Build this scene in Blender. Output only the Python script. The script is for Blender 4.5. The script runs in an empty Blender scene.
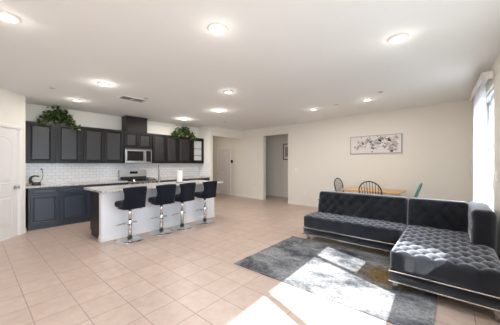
import bpy, bmesh, math, random
from math import sin, cos, pi, radians, sqrt, exp
from mathutils import Vector, Matrix
random.seed(7)
SC = bpy.context.scene
COL = SC.collection

# ------------------------------------------------------------------ camera, world, sun, exposure
CAMH = 1.38
cam = bpy.data.cameras.new('camera')
cam.sensor_width = 36.0
cam.lens = 236.6 / 500 * 36.0
cam.shift_y = 1.0 / 500
cam.clip_start = 0.05
camo = bpy.data.objects.new('camera', cam)
COL.objects.link(camo)
camo.location = (0, 0, CAMH)
camo.rotation_euler = (radians(90), 0, radians(40.2))
SC.camera = camo

SC.view_settings.view_transform = 'Standard'
SC.view_settings.look = 'None'
SC.view_settings.gamma = 1.0
SC.view_settings.use_curve_mapping = False
SC.view_settings.exposure = 0.27
SC.cycles.use_denoising = True
SC.cycles.max_bounces = 10
SC.cycles.diffuse_bounces = 7
SC.cycles.transparent_max_bounces = 16
SC.cycles.sample_clamp_indirect = 6.0
SC.cycles.caustics_reflective = False
SC.cycles.caustics_refractive = False

SKY = 8.0
SUN = 16.0
LAMP = 8.5
world = bpy.data.worlds.new('sky')
SC.world = world
world.use_nodes = True
wn = world.node_tree
bg = wn.nodes['Background']
bg.inputs[0].default_value = (0.78, 0.87, 1.0, 1)
bg.inputs[1].default_value = SKY

TAN = 1.02
sun = bpy.data.lights.new('sun', 'SUN')
sun.energy = SUN
sun.color = (1.0, 0.97, 0.94)
sun.angle = radians(0.6)
suno = bpy.data.objects.new('sun', sun)
COL.objects.link(suno)
suno.location = (8, -3, 8)
suno.rotation_euler = Vector((-1.0, 0.36, -TAN)).to_track_quat('-Z', 'Y').to_euler()


def portal(name, loc, rot, sx, sy):
    l = bpy.data.lights.new(name, 'AREA')
    l.shape = 'RECTANGLE'
    l.size, l.size_y = sx, sy
    l.cycles.is_portal = True
    o = bpy.data.objects.new(name, l)
    COL.objects.link(o)
    o.location = loc
    o.rotation_euler = rot


portal('window_portal', (0.68, 1.65, 1.55), (0, radians(90), 0), 1.4, 3.0)
portal('door_portal', (0.57, 5.07, 1.25), (0, radians(90), 0), 2.5, 1.2)
portal('window_portal', (0.80, -1.5, 1.3), (0, radians(90), 0), 2.2, 2.7)

# ------------------------------------------------------------------ materials
MATS = {}


def mat(name, color, rough=0.5, metal=0.0, spec=0.5, **kw):
    m = bpy.data.materials.new(name)
    m.use_nodes = True
    b = m.node_tree.nodes['Principled BSDF']
    b.inputs['Base Color'].default_value = (*color, 1)
    b.inputs['Roughness'].default_value = rough
    b.inputs['Metallic'].default_value = metal
    b.inputs['Specular IOR Level'].default_value = spec
    for k, v in kw.items():
        b.inputs[k.replace('_', ' ')].default_value = v
    MATS[name] = m
    return m


class NT:
    """small helper for node graphs"""
    def __init__(s, m):
        s.t = m.node_tree
        s.b = s.t.nodes['Principled BSDF']

    def n(s, typ, **kw):
        x = s.t.nodes.new(typ)
        for k, v in kw.items():
            if hasattr(x, k):
                setattr(x, k, v)
            else:
                x.inputs[k.replace('_', ' ')].default_value = v
        return x

    def l(s, a, b):
        s.t.links.new(a, b)

    def coord(s, scale=(1, 1, 1), rot=(0, 0, 0), loc=(0, 0, 0), kind='Object'):
        c = s.n('ShaderNodeTexCoord')
        m = s.n('ShaderNodeMapping')
        m.inputs['Scale'].default_value = scale
        m.inputs['Rotation'].default_value = rot
        m.inputs['Location'].default_value = loc
        s.l(c.outputs[kind], m.inputs['Vector'])
        return m.outputs[0]

    def ramp(s, fac, stops):
        r = s.n('ShaderNodeValToRGB')
        e = r.color_ramp.elements
        while len(e) < len(stops):
            e.new(0.5)
        for x, (p, c) in zip(e, stops):
            x.position = p
            x.color = (*c, 1) if len(c) == 3 else c
        s.l(fac, r.inputs[0])
        return r.outputs[0]

    def mix(s, fac, a, b, mode='MIX'):
        x = s.n('ShaderNodeMix', data_type='RGBA', blend_type=mode)
        for sock, v in ((x.inputs[0], fac), (x.inputs[6], a), (x.inputs[7], b)):
            if isinstance(v, (int, float)):
                sock.default_value = v
            elif isinstance(v, tuple):
                sock.default_value = (*v, 1)
            else:
                s.l(v, sock)
        return x.outputs[2]

    def bump(s, h, strength=0.2, dist=0.01):
        b = s.n('ShaderNodeBump', Strength=strength, Distance=dist)
        s.l(h, b.inputs['Height'])
        s.l(b.outputs[0], s.b.inputs['Normal'])


def paint(name, color, rough=0.85):
    m = mat(name, color, rough, spec=0.25)
    g = NT(m)
    nz = g.n('ShaderNodeTexNoise', Scale=160.0, Detail=3.0)
    g.l(g.coord(), nz.inputs['Vector'])
    g.bump(nz.outputs[0], 0.08, 0.004)
    return m


M_WALL = paint('wall_paint', (0.80, 0.785, 0.725))
M_CEIL = paint('ceiling_paint', (0.80, 0.83, 0.84))
M_TRIM = mat('white_trim_paint', (0.83, 0.81, 0.785), 0.45)
M_DOOR = mat('white_door_paint', (0.75, 0.735, 0.725), 0.4)
M_ISLE = paint('island_white_paint', (0.80, 0.80, 0.83), 0.6)
M_PLATE = mat('white_plastic', (0.85, 0.84, 0.82), 0.35)

# floor tile
M_TILE = mat('floor_tile', (0.5, 0.4, 0.33), 0.32, spec=0.5)
g = NT(M_TILE)
TS = 0.326
br = g.n('ShaderNodeTexBrick', offset=0.0, squash=1.0)
br.inputs['Scale'].default_value = 1.0
br.inputs['Mortar Size'].default_value = 0.0045
br.inputs['Mortar Smooth'].default_value = 0.15
br.inputs['Brick Width'].default_value = TS
br.inputs['Row Height'].default_value = TS
br.inputs['Bias'].default_value = 0.0
br.inputs['Color1'].default_value = (0.535, 0.425, 0.362, 1)
br.inputs['Color2'].default_value = (0.50, 0.392, 0.332, 1)
br.inputs['Mortar'].default_value = (0.33, 0.25, 0.205, 1)
g.l(g.coord(loc=(3.09 + TS * 20, -0.36 + TS * 20, 0)), br.inputs['Vector'])
nz = g.n('ShaderNodeTexNoise', Scale=9.0, Detail=6.0, Roughness=0.65)
g.l(g.coord(), nz.inputs['Vector'])
mott = g.ramp(nz.outputs[0], [(0.3, (0.88, 0.86, 0.85)), (0.7, (1.08, 1.08, 1.08))])
g.l(g.mix(1.0, br.outputs[0], mott, 'MULTIPLY'), g.b.inputs['Base Color'])
inv = g.n('ShaderNodeMath', operation='SUBTRACT')
inv.inputs[0].default_value = 1.0
g.l(br.outputs['Fac'], inv.inputs[1])
g.bump(inv.outputs[0], 0.5, 0.002)
rr = g.n('ShaderNodeMapRange')
rr.inputs['To Min'].default_value = 0.27
rr.inputs['To Max'].default_value = 0.45
g.l(nz.outputs[0], rr.inputs['Value'])
g.l(rr.outputs[0], g.b.inputs['Roughness'])


def subway(name, rot):
    m = mat(name, (0.82, 0.82, 0.82), 0.15, spec=0.5)
    g = NT(m)
    b = g.n('ShaderNodeTexBrick', offset=0.5)
    b.inputs['Scale'].default_value = 1.0
    b.inputs['Mortar Size'].default_value = 0.0035
    b.inputs['Mortar Smooth'].default_value = 0.2
    b.inputs['Brick Width'].default_value = 0.155
    b.inputs['Row Height'].default_value = 0.078
    b.inputs['Color1'].default_value = (0.84, 0.84, 0.84, 1)
    b.inputs['Color2'].default_value = (0.79, 0.79, 0.80, 1)
    b.inputs['Mortar'].default_value = (0.50, 0.50, 0.51, 1)
    c = g.n('ShaderNodeTexCoord')
    sp = g.n('ShaderNodeSeparateXYZ')
    cb = g.n('ShaderNodeCombineXYZ')
    g.l(c.outputs['Object'], sp.inputs[0])
    g.l(sp.outputs['Y' if rot else 'X'], cb.inputs['X'])
    g.l(sp.outputs['Z'], cb.inputs['Y'])
    g.l(cb.outputs[0], b.inputs['Vector'])
    g.l(b.outputs[0], g.b.inputs['Base Color'])
    iv = g.n('ShaderNodeMath', operation='SUBTRACT')
    iv.inputs[0].default_value = 1.0
    g.l(b.outputs['Fac'], iv.inputs[1])
    g.bump(iv.outputs[0], 0.6, 0.002)
    return m


M_SUB_Y = subway('subway_tile_long', True)
M_SUB_X = subway('subway_tile_return', False)

# espresso cabinets
M_BASE = mat('espresso_blue_reflect', (0.030, 0.040, 0.058), 0.32, spec=0.6)  # base cabinets: blue window reflection painted into the wood colour
M_PANEL = mat('espresso_reflect_panel', (0.016, 0.0145, 0.0145), 0.32, spec=0.5)  # same stain as the door frames, lightened to paint in the panels' reflection
M_PANELB = mat('espresso_blue_reflect_panel', (0.036, 0.047, 0.070), 0.34, spec=0.65)  # base door panels: blue reflection in the colour, a step lighter again
M_CAB = mat('espresso_wood', (0.02, 0.018, 0.018), 0.34, spec=0.35)
g = NT(M_CAB)
nz = g.n('ShaderNodeTexNoise', Scale=14.0, Detail=5.0)
g.l(g.coord(scale=(1, 6, 0.6)), nz.inputs['Vector'])
g.l(g.ramp(nz.outputs[0], [(0.3, (0.004, 0.0035, 0.0035)), (0.75, (0.011, 0.009, 0.009))]), g.b.inputs['Base Color'])

# granite
M_GRAN = mat('grey_granite', (0.5, 0.5, 0.5), 0.16)
g = NT(M_GRAN)
nz = g.n('ShaderNodeTexNoise', Scale=70.0, Detail=4.0)
nz2 = g.n('ShaderNodeTexNoise', Scale=6.0, Detail=5.0)
g.l(g.coord(), nz.inputs['Vector'])
g.l(g.coord(), nz2.inputs['Vector'])
c1 = g.ramp(nz.outputs[0], [(0.38, (0.26, 0.24, 0.235)), (0.5, (0.58, 0.56, 0.55)), (0.66, (0.72, 0.70, 0.68))])
c2 = g.ramp(nz2.outputs[0], [(0.4, (0.85, 0.84, 0.83)), (0.65, (1.05, 1.03, 1.0))])
g.l(g.mix(1.0, c1, c2, 'MULTIPLY'), g.b.inputs['Base Color'])


def velvet(name, c0, c1, sheen=1.0):
    m = mat(name, c0, 0.7, spec=0.06)
    g = NT(m)
    nz = g.n('ShaderNodeTexNoise', Scale=7.0, Detail=5.0, Roughness=0.6)
    g.l(g.coord(), nz.inputs['Vector'])
    g.l(g.ramp(nz.outputs[0], [(0.35, c0), (0.7, c1)]), g.b.inputs['Base Color'])
    g.b.inputs['Sheen Weight'].default_value = sheen
    g.b.inputs['Sheen Roughness'].default_value = 0.3
    g.b.inputs['Sheen Tint'].default_value = (0.75, 0.8, 0.88, 1)
    n2 = g.n('ShaderNodeTexNoise', Scale=420.0, Detail=1.0)
    g.l(g.coord(), n2.inputs['Vector'])
    g.bump(n2.outputs[0], 0.12, 0.002)
    sh = g.n('ShaderNodeBsdfSheen', distribution='ASHIKHMIN')
    sh.inputs['Color'].default_value = (0.14 * sheen, 0.147 * sheen, 0.16 * sheen, 1)
    sh.inputs['Roughness'].default_value = 0.6
    ads = g.n('ShaderNodeAddShader')
    g.l(g.b.outputs[0], ads.inputs[0])
    g.l(sh.outputs[0], ads.inputs[1])
    g.l(ads.outputs[0], g.t.nodes['Material Output'].inputs[0])
    return m


M_VELVET = velvet('charcoal_velvet', (0.008, 0.009, 0.012), (0.028, 0.030, 0.037))
M_STOOLV = velvet('black_velvet', (0.007, 0.008, 0.013), (0.014, 0.016, 0.024), 0.15)
M_CHROME = mat('chrome', (0.70, 0.69, 0.68), 0.24, 1.0)
M_STEEL = mat('stainless_steel', (0.38, 0.375, 0.37), 0.33, 1.0)
M_BLACK = mat('black_plastic', (0.012, 0.012, 0.013), 0.35)
M_BGLASS = mat('black_glass', (0.01, 0.01, 0.012), 0.06)
M_IRON = mat('cast_iron', (0.02, 0.02, 0.02), 0.6)
M_SILVER = mat('silver_metal', (0.55, 0.55, 0.56), 0.3, 1.0)
M_DARKC = mat('dark_collar_rubber', (0.02, 0.02, 0.022), 0.5)
M_PALEGL = mat('pale_glass', (0.5, 0.51, 0.52), 0.12)  # even opaque pale grey in place of clear glass
M_TOWEL = mat('paper_towel', (0.86, 0.86, 0.86), 0.95, spec=0.1)
M_CHAIRB = mat('black_painted_wood', (0.02, 0.024, 0.028), 0.4)
M_TEAL = mat('teal_painted_wood', (0.09, 0.30, 0.28), 0.45)
M_FRAME = mat('champagne_frame', (0.30, 0.275, 0.25), 0.4, 0.3)
M_CANVAS = mat('pale_canvas', (0.76, 0.735, 0.755), 0.8, spec=0.2)
M_VENTD = mat('vent_dark', (0.10, 0.10, 0.10), 0.8)
M_GREYP = mat('detector_plastic', (0.62, 0.60, 0.58), 0.5)
M_VINYL = mat('white_vinyl', (0.66, 0.67, 0.69), 0.35)
M_CONC = mat('patio_concrete', (0.24, 0.24, 0.235), 0.9)
M_POT = mat('wicker_basket', (0.06, 0.035, 0.02), 0.8)
M_STEM = mat('brown_stem', (0.08, 0.05, 0.03), 0.8)

M_PINE = mat('honey_pine', (0.6, 0.36, 0.15), 0.4)
g = NT(M_PINE)
wv = g.n('ShaderNodeTexNoise', Scale=5.0, Detail=6.0)
g.l(g.coord(scale=(0.6, 9, 9)), wv.inputs['Vector'])
g.l(g.ramp(wv.outputs[0], [(0.3, (0.56, 0.33, 0.13)), (0.7, (0.74, 0.47, 0.22))]), g.b.inputs['Base Color'])

M_LEAF = mat('ivy_leaf', (0.04, 0.1, 0.025), 0.5)
g = NT(M_LEAF)
nz = g.n('ShaderNodeTexNoise', Scale=13.0, Detail=2.0)
g.l(g.coord(), nz.inputs['Vector'])
g.l(g.ramp(nz.outputs[0], [(0.36, (0.008, 0.018, 0.006)), (0.5, (0.035, 0.075, 0.016)), (0.62, (0.20, 0.27, 0.07))]), g.b.inputs['Base Color'])


def clear(name, rough=0.0, tint=(1, 1, 1), fac=0.08):
    m = bpy.data.materials.new(name)
    m.use_nodes = True
    t = m.node_tree
    t.nodes.remove(t.nodes['Principled BSDF'])
    tr = t.nodes.new('ShaderNodeBsdfTransparent')
    tr.inputs[0].default_value = (*tint, 1)
    gl = t.nodes.new('ShaderNodeBsdfGlossy')
    gl.inputs['Roughness'].default_value = rough
    mx = t.nodes.new('ShaderNodeMixShader')
    mx.inputs[0].default_value = fac
    t.links.new(tr.outputs[0], mx.inputs[1])
    t.links.new(gl.outputs[0], mx.inputs[2])
    t.links.new(mx.outputs[0], t.nodes['Material Output'].inputs[0])
    return m


M_GLASS = clear('window_glass', 0.0, (0.96, 0.98, 0.98), 0.05)
M_ACRYL = clear('clear_acrylic', 0.05, (0.80, 0.82, 0.84), 0.22)

M_BLIND = bpy.data.materials.new('blind_vane_vinyl')
M_BLIND.use_nodes = True
t = M_BLIND.node_tree
pb = t.nodes['Principled BSDF']
pb.inputs['Base Color'].default_value = (0.86, 0.86, 0.87, 1)
pb.inputs['Roughness'].default_value = 0.6
tl = t.nodes.new('ShaderNodeBsdfTranslucent')
tl.inputs[0].default_value = (0.8, 0.82, 0.85, 1)
mx = t.nodes.new('ShaderNodeMixShader')
mx.inputs[0].default_value = 0.06
t.links.new(pb.outputs[0], mx.inputs[1])
t.links.new(tl.outputs[0], mx.inputs[2])
t.links.new(mx.outputs[0], t.nodes['Material Output'].inputs[0])


def emit(name, color, s):
    m = bpy.data.materials.new(name)
    m.use_nodes = True
    b = m.node_tree.nodes['Principled BSDF']
    b.inputs['Base Color'].default_value = (0.9, 0.9, 0.9, 1)
    b.inputs['Emission Color'].default_value = (*color, 1)
    b.inputs['Emission Strength'].default_value = s
    return m


M_LENS = emit('lamp_lens', (1.0, 0.86, 0.72), 4.0)

# rug
M_RUG = mat('abstract_rug', (0.3, 0.3, 0.3), 0.95, spec=0.1)
g = NT(M_RUG)
n1 = g.n('ShaderNodeTexNoise', Scale=1.7, Detail=8.0, Roughness=0.66, Distortion=0.25)
g.l(g.coord(scale=(1.0, 1.4, 1), rot=(0, 0, 0.35), loc=(0.9, 0.2, 0)), n1.inputs['Vector'])
n2 = g.n('ShaderNodeTexNoise', Scale=38.0, Detail=3.0, Roughness=0.7)
g.l(g.coord(), n2.inputs['Vector'])
base = g.ramp(n1.outputs[0], [(0.34, (0.045, 0.048, 0.055)), (0.42, (0.09, 0.095, 0.105)), (0.49, (0.18, 0.185, 0.195)), (0.57, (0.27, 0.272, 0.275))])
spk = g.ramp(n2.outputs[0], [(0.36, (0.62, 0.62, 0.63)), (0.62, (1.2, 1.2, 1.2))])
base = g.mix(1.0, base, spk, 'MULTIPLY')
# ochre patch beside the chaise
sx = g.n('ShaderNodeVectorMath', operation='DISTANCE')
g.l(g.coord(scale=(1, 1.1, 1)), sx.inputs[0])
sx.inputs[1].default_value = (0.62, 0.12 * 1.1, 0.0)
n3 = g.n('ShaderNodeTexNoise', Scale=9.0, Detail=6.0, Roughness=0.7)
g.l(g.coord(), n3.inputs['Vector'])
ad = g.n('ShaderNodeMath', operation='MULTIPLY_ADD')
g.l(n3.outputs[0], ad.inputs[0])
ad.inputs[1].default_value = 0.9
g.l(sx.outputs['Value'], ad.inputs[2])
gm = g.ramp(ad.outputs[0], [(0.58, (1, 1, 1)), (0.82, (0, 0, 0))])
base = g.mix(gm, base, g.mix(1.0, (0.20, 0.14, 0.06), spk, 'MULTIPLY'))
g.l(base, g.b.inputs['Base Color'])
n4 = g.n('ShaderNodeTexNoise', Scale=300.0, Detail=2.0)
g.l(g.coord(), n4.inputs['Vector'])
g.bump(n4.outputs[0], 0.4, 0.004)


# ------------------------------------------------------------------ mesh builder
class MB:
    def __init__(s, o=(0, 0, 0)):
        s.v, s.f, s.sm = [], [], []
        s.o = Vector(o)

    def add(s, verts, faces, smooth=False):
        k = len(s.v)
        s.v += [Vector(p) - s.o for p in verts]
        for f in faces:
            s.f.append([i + k for i in f])
            s.sm.append(smooth)
        return s

    def box(s, x0, x1, y0, y1, z0, z1):
        p = [(x, y, z) for z in (z0, z1) for y in (y0, y1) for x in (x0, x1)]
        return s.add(p, [(0, 2, 3, 1), (4, 5, 7, 6), (0, 1, 5, 4), (2, 6, 7, 3), (0, 4, 6, 2), (1, 3, 7, 5)])

    def fbox(s, F, a0, a1, n0, n1, z0, z1):
        """box in a wall frame F=(origin, dir, normal)"""
        o, d, n = F
        P = lambda a, b, z: (o[0] + d[0] * a + n[0] * b, o[1] + d[1] * a + n[1] * b, z)
        p = [P(a, b, z) for z in (z0, z1) for b in (n0, n1) for a in (a0, a1)]
        return s.add(p, [(0, 2, 3, 1), (4, 5, 7, 6), (0, 1, 5, 4), (2, 6, 7, 3), (0, 4, 6, 2), (1, 3, 7, 5)])

    def rings(s, rings, cap0=True, cap1=True, smooth=False, close=True):
        n = len(rings[0])
        v = [p for r in rings for p in r]
        f = []
        m = n if close else n - 1
        for i in range(len(rings) - 1):
            for j in range(m):
                a, b = i * n + j, i * n + (j + 1) % n
                f.append((a, b, b + n, a + n))
        s.add(v, f, smooth)
        k = len(s.v) - len(v)
        if cap0:
            s.f.append([k + j for j in range(n)][::-1])
            s.sm.append(False)
        if cap1:
            e = (len(rings) - 1) * n + k
            s.f.append([e + j for j in range(n)])
            s.sm.append(False)
        return s

    def lathe(s, prof, c=(0, 0, 0), n=24, axis='z', smooth=True):
        R = []
        for r, z in prof:
            ring = []
            for j in range(n):
                a = 2 * pi * j / n
                p = (r * cos(a), r * sin(a), z)
                if axis == 'x':
                    p = (p[2], p[0], p[1])
                elif axis == 'y':
                    p = (p[0], p[2], p[1])
                ring.append((p[0] + c[0], p[1] + c[1], p[2] + c[2]))
            R.append(ring)
        return s.rings(R, smooth=smooth)

    def tube(s, pts, r, n=10, closed=False):
        pts = [Vector(p) for p in pts]
        rs = r if isinstance(r, (list, tuple)) else [r] * len(pts)
        R = []
        N = len(pts)
        up = None
        for i, p in enumerate(pts):
            a = pts[i - 1] if (i or closed) else pts[0]
            b = pts[(i + 1) % N] if (i < N - 1 or closed) else pts[-1]
            d = (b - a).normalized()
            if up is None:
                up = d.orthogonal().normalized()
            up = (up - d * up.dot(d))
            up = up.normalized() if up.length > 1e-6 else d.orthogonal().normalized()
            w = d.cross(up)
            R.append([p + (up * cos(2 * pi * j / n) + w * sin(2 * pi * j / n)) * rs[i] for j in range(n)])
        if closed:
            R.append(R[0])
        return s.rings(R, not closed, not closed, True)

    def bar(s, p0, p1, r0, r1=None, n=10):
        return s.tube([p0, p1], [r0, r1 if r1 else r0], n)

    def rbox(s, lo, hi, r, step=0.03, disp=None, skip=()):
        lo, hi = Vector(lo), Vector(hi)
        nn = [max(2, int(round((hi[i] - lo[i]) / step))) for i in range(3)]
        rr = [min(r, (hi[i] - lo[i]) / 2 - 1e-5) for i in range(3)]
        for ax in range(3):
            for sd in (0, 1):
                nm = 'xyz'[ax] + '-+'[sd]
                if nm in skip:
                    continue
                a, b = (ax + 1) % 3, (ax + 2) % 3
                vs = []
                for i in range(nn[a] + 1):
                    for j in range(nn[b] + 1):
                        p = Vector((0, 0, 0))
                        p[ax] = hi[ax] if sd else lo[ax]
                        p[a] = lo[a] + (hi[a] - lo[a]) * i / nn[a]
                        p[b] = lo[b] + (hi[b] - lo[b]) * j / nn[b]
                        c = Vector([min(max(p[q], lo[q] + rr[q]), hi[q] - rr[q]) for q in range(3)])
                        d = p - c
                        if d.length > 1e-9:
                            d.normalize()
                        q = c + Vector([d[k] * rr[k] for k in range(3)])
                        if disp:
                            q += d * disp(q, d, lo, hi)
                        vs.append(q)
                fs = []
                w = nn[b] + 1
                for i in range(nn[a]):
                    for j in range(nn[b]):
                        fs.append((i * w + j, (i + 1) * w + j, (i + 1) * w + j + 1, i * w + j + 1))
                s.add(vs, fs, True)
        return s

    def build(s, name, material, parent=None, bevel=0.0, weld=False, smooth_angle=None):
        me = bpy.data.meshes.new(name)
        me.from_pydata([tuple(p) for p in s.v], [], s.f)
        bm = bmesh.new()
        bm.from_mesh(me)
        for f, q in zip(bm.faces, s.sm):
            f.smooth = q
        if weld:
            bmesh.ops.remove_doubles(bm, verts=bm.verts, dist=0.0006)
        bmesh.ops.recalc_face_normals(bm, faces=bm.faces)
        bm.to_mesh(me)
        bm.free()
        me.materials.append(material)
        o = bpy.data.objects.new(name, me)
        COL.objects.link(o)
        if parent is not None:
            o.parent = parent
        else:
            o.location = s.o
        if bevel:
            md = o.modifiers.new('bevel', 'BEVEL')
            md.width = bevel
            md.segments = 2
            md.limit_method = 'ANGLE'
            md.angle_limit = radians(40)
        return o


def tag(o, label, cat, group=None):
    o['label'] = label
    o['category'] = cat
    if group:
        o['group'] = group
    return o


def thing(name, label, cat, loc=(0, 0, 0), rz=0.0, group=None):
    o = bpy.data.objects.new(name, None)
    COL.objects.link(o)
    o.empty_display_size = 0.1
    o.location = loc
    o.rotation_euler = (0, 0, rz)
    return tag(o, label, cat, group)


def struct(o):
    o['kind'] = 'structure'
    return o


def part_label(o, text):
    o['label'] = text
    return o


def dup(root, loc, rz, label=None):
    r = root.copy()
    COL.objects.link(r)
    r.location = loc
    r.rotation_euler = (0, 0, rz)
    if label:
        r['label'] = label
    for ch in list(root.children):
        c = ch.copy()
        COL.objects.link(c)
        c.parent = r
        for gc in list(ch.children):
            d = gc.copy()
            COL.objects.link(d)
            d.parent = c
    return r


# ------------------------------------------------------------------ setting: shell
H = 2.72
struct(MB().box(-9.8, 0.75, -3.3, 8.95, -0.12, 0.0).build('floor', M_TILE))
struct(MB().box(-9.8, 0.95, -3.5, 8.95, H, H + 0.15).build('ceiling', M_CEIL))


def frame(p0, p1, flip=False):
    d = Vector((p1[0] - p0[0], p1[1] - p0[1], 0))
    L = d.length
    d.normalize()
    n = Vector((-d.y, d.x, 0))
    if flip:
        n = -n
    return (Vector((p0[0], p0[1], 0)), d, n), L


def wall(name, F, L, t, openings=(), z1=H, material=M_WALL):
    """wall slab behind plane of frame F (normal points into the room), with rectangular openings (a0,a1,z0,z1)"""
    mb = MB()
    xs = 0.0
    for a0, a1, z0, zt in sorted(openings):
        if a0 > xs:
            mb.fbox(F, xs, a0, -t, 0, 0, z1)
        if z0 > 0:
            mb.fbox(F, a0, a1, -t, 0, 0, z0)
        if zt < z1:
            mb.fbox(F, a0, a1, -t, 0, zt, z1)
        xs = a1
    mb.fbox(F, xs, L, -t, 0, 0, z1)
    return struct(mb.build(name, material))


# window wall (right), a measured from the far corner towards the camera
FW, LW = frame((0.364, 6.74), (0.7146, -3.2), True)
assert FW[2].x < 0
DOOR_A = (1.06, 2.27, 0.0, 2.45)
WIN_A = (3.66, 6.56, 0.96, 2.22)
WIN_ADDED = (6.95, 9.55, 0.25, 2.35)
wall('wall_right', FW, LW, 0.14, [DOOR_A, WIN_A, WIN_ADDED])
# picture wall (back), a measured from the left
FB, LB = frame((-9.7, 7.511), (0.50, 6.73), True)
assert FB[2].y < 0


def ab(x):
    return (x + 9.7) / FB[1].x


OPEN_A = (ab(-5.41), ab(-4.276), 0.0, 2.42)
wall('wall_back', FB, LB, 0.14, [OPEN_A])
# hall behind the opening
FH, LH = frame((-6.9, 8.43), (-2.9, 8.123), True)
wall('wall_hall_back', FH, LH, 0.1)
struct(MB().box(-6.95, -6.85, 7.3, 8.6, 0, H).build('wall_hall_left', M_WALL))
struct(MB().box(-3.05, -2.95, 7.0, 8.4, 0, H).build('wall_hall_right', M_WALL))
# kitchen walls
struct(MB().box(-7.32, -7.2, 0.59, 5.53, 0, H).build('wall_kitchen', M_WALL))
struct(MB().box(-9.7, -6.54, 5.53, 5.65, 0, H).build('wall_kitchen_return', M_WALL))
struct(MB().box(-6.66, -6.54, 5.65, 7.30, 2.395, H).build('wall_passage_header', M_WALL))
struct(MB().box(-9.8, -9.7, 5.5, 7.7, 0, H).build('wall_passage_end', M_WALL))
# pantry corner
struct(MB().box(-7.32, -6.455, 0.59, 0.712, 0, H).build('wall_pantry_return', M_WALL))
pd = (0.755, -0.656)
FP, LP = frame((-6.455, 0.712), (-6.455 + 1.55 * pd[0], 0.712 + 1.55 * pd[1]))
if FP[2].x < 0:
    FP, LP = frame((-6.455, 0.712), (-6.455 + 1.55 * pd[0], 0.712 + 1.55 * pd[1]), True)
PD = (0.15, 0.91, 0.0, 2.045)
wall('wall_pantry', FP, LP, 0.12, [PD])
ex, ey = -6.455 + 1.55 * pd[0], 0.712 + 1.55 * pd[1]
struct(MB().box(ex - 0.12, ex, -3.3, ey, 0, H).build('wall_left', M_WALL))
# rear wall behind the camera
FR, LR = frame((ex - 0.1, -3.2), (0.9, -3.2))
wall('wall_rear', FR, LR, 0.14)
# ground outside
struct(MB().box(0.9, 14.0, -12.0, 16.0, -0.2, -0.12).build('ground_patio', M_CONC))
struct(MB().box(-14.0, 0.9, -14.0, -3.5, -0.2, -0.12).build('ground_yard', M_CONC))


def baseboard(name, F, spans, h=0.09, t=0.014):
    mb = MB()
    for a0, a1 in spans:
        mb.fbox(F, a0, a1, 0, t, 0, h)
        mb.fbox(F, a0, a1, 0, t * 0.55, h, h + 0.012)
    return struct(mb.build(name, M_TRIM))


baseboard('baseboard_back', FB, [(0.2, ab(-8.29)), (ab(-7.25), OPEN_A[0]), (OPEN_A[1], LB - 0.14)])
baseboard('baseboard_right', FW, [(0.0, 1.0), (2.34, LW - 0.1)])
baseboard('baseboard_hall', FH, [(0.1, LH - 0.1)])
baseboard('baseboard_pantry', FP, [(0.0, 0.085), (0.98, LP)])
struct(MB().box(-6.54, -6.526, 5.53, 5.65, 0, 0.1).build('baseboard_passage', M_TRIM))
# tiled splashbacks (thin tile layer on the wall)
struct(MB().box(-7.2, -7.19, 0.72, 5.525, 0.90, 1.40).build('trim_backsplash', M_SUB_Y))
struct(MB().box(-7.19, -6.555, 5.518, 5.53, 0.90, 1.40).build('trim_backsplash_return', M_SUB_X))


# ------------------------------------------------------------------ doors and windows
def fmap(F, n0=0.0):
    o, d, n = F
    return lambda a, b, k: Vector((o.x + d.x * a + n.x * (k + n0), o.y + d.y * a + n.y * (k + n0), b))


def outline(a0, a1, b0, b1, rise=0.0, ins=0.0, n=10):
    a0, a1, b0, b1 = a0 + ins, a1 - ins, b0 + ins, b1 - ins
    pts = [(a0, b0), (a1, b0)]
    for i in range(n + 1):
        u = 1 - i / n
        pts.append((a0 + (a1 - a0) * u, b1 + (rise * (1 - (2 * u - 1) ** 2) if rise else 0)))
    return pts


def moulded(mb, P, a0, a1, b0, b1, t, steps, rise=0.0):
    """raised/sunk panel: steps of (inset, height)"""
    R = []
    for ins, k in steps:
        R.append([P(a, b, k) for a, b in outline(a0, a1, b0, b1, rise, ins)])
    mb.rings(R)


def interior_door(name, F, a0, a1, z1, knob_a, n0):
    P = fmap(F, n0)
    d = MB()
    d.fbox(F, a0 + 0.004, a1 - 0.004, n0 - 0.035, n0, 0.008, z1 - 0.004)
    w = a1 - a0
    st = [(0.0, -0.002), (0.0, 0.001), (0.012, 0.008), (0.024, 0.001), (0.05, 0.001), (0.075, 0.007), (0.08, 0.007)]
    sl = 0.115
    moulded(d, P, a0 + sl, a1 - sl, 0.22, 0.80, 0, st)
    moulded(d, P, a0 + sl, a1 - sl, 1.00, z1 - 0.24, 0, st, rise=0.09)
    do = struct(d.build(name, M_DOOR, bevel=0.002))
    k = MB()
    o, dd, nn = F
    c = P(knob_a, 0.935, 0)
    k.tube([c, c + nn * 0.012], 0.03, 16)
    k.tube([c, c + nn * 0.045], 0.011, 12)
    k.tube([c + nn * q for q in (0.035, 0.045, 0.058, 0.068, 0.072)], [0.014, 0.026, 0.029, 0.022, 0.008], 16)
    part_label(k.build('door_knob', M_SILVER, do), 'brushed metal door knob')
    return do


def casing(name, F, a0, a1, z1, w=0.06, t=0.016):
    mb = MB()
    mb.fbox(F, a0 - w, a0, 0, t, 0, z1 + w)
    mb.fbox(F, a1, a1 + w, 0, t, 0, z1 + w)
    mb.fbox(F, a0, a1, 0, t, z1, z1 + w)
    mb.fbox(F, a0 - 0.001, a0 + 0.012, -0.06, 0.004, 0, z1)
    mb.fbox(F, a1 - 0.012, a1 + 0.001, -0.06, 0.004, 0, z1)
    mb.fbox(F, a0, a1, -0.06, 0.004, z1 - 0.012, z1 + 0.001)
    return struct(mb.build(name, M_TRIM, bevel=0.004))


interior_door('door_1', FP, PD[0] + 0.012, PD[1] - 0.012, PD[3] - 0.012, 0.225, -0.02)
casing('trim_1', FP, PD[0], PD[1], PD[3])
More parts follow.
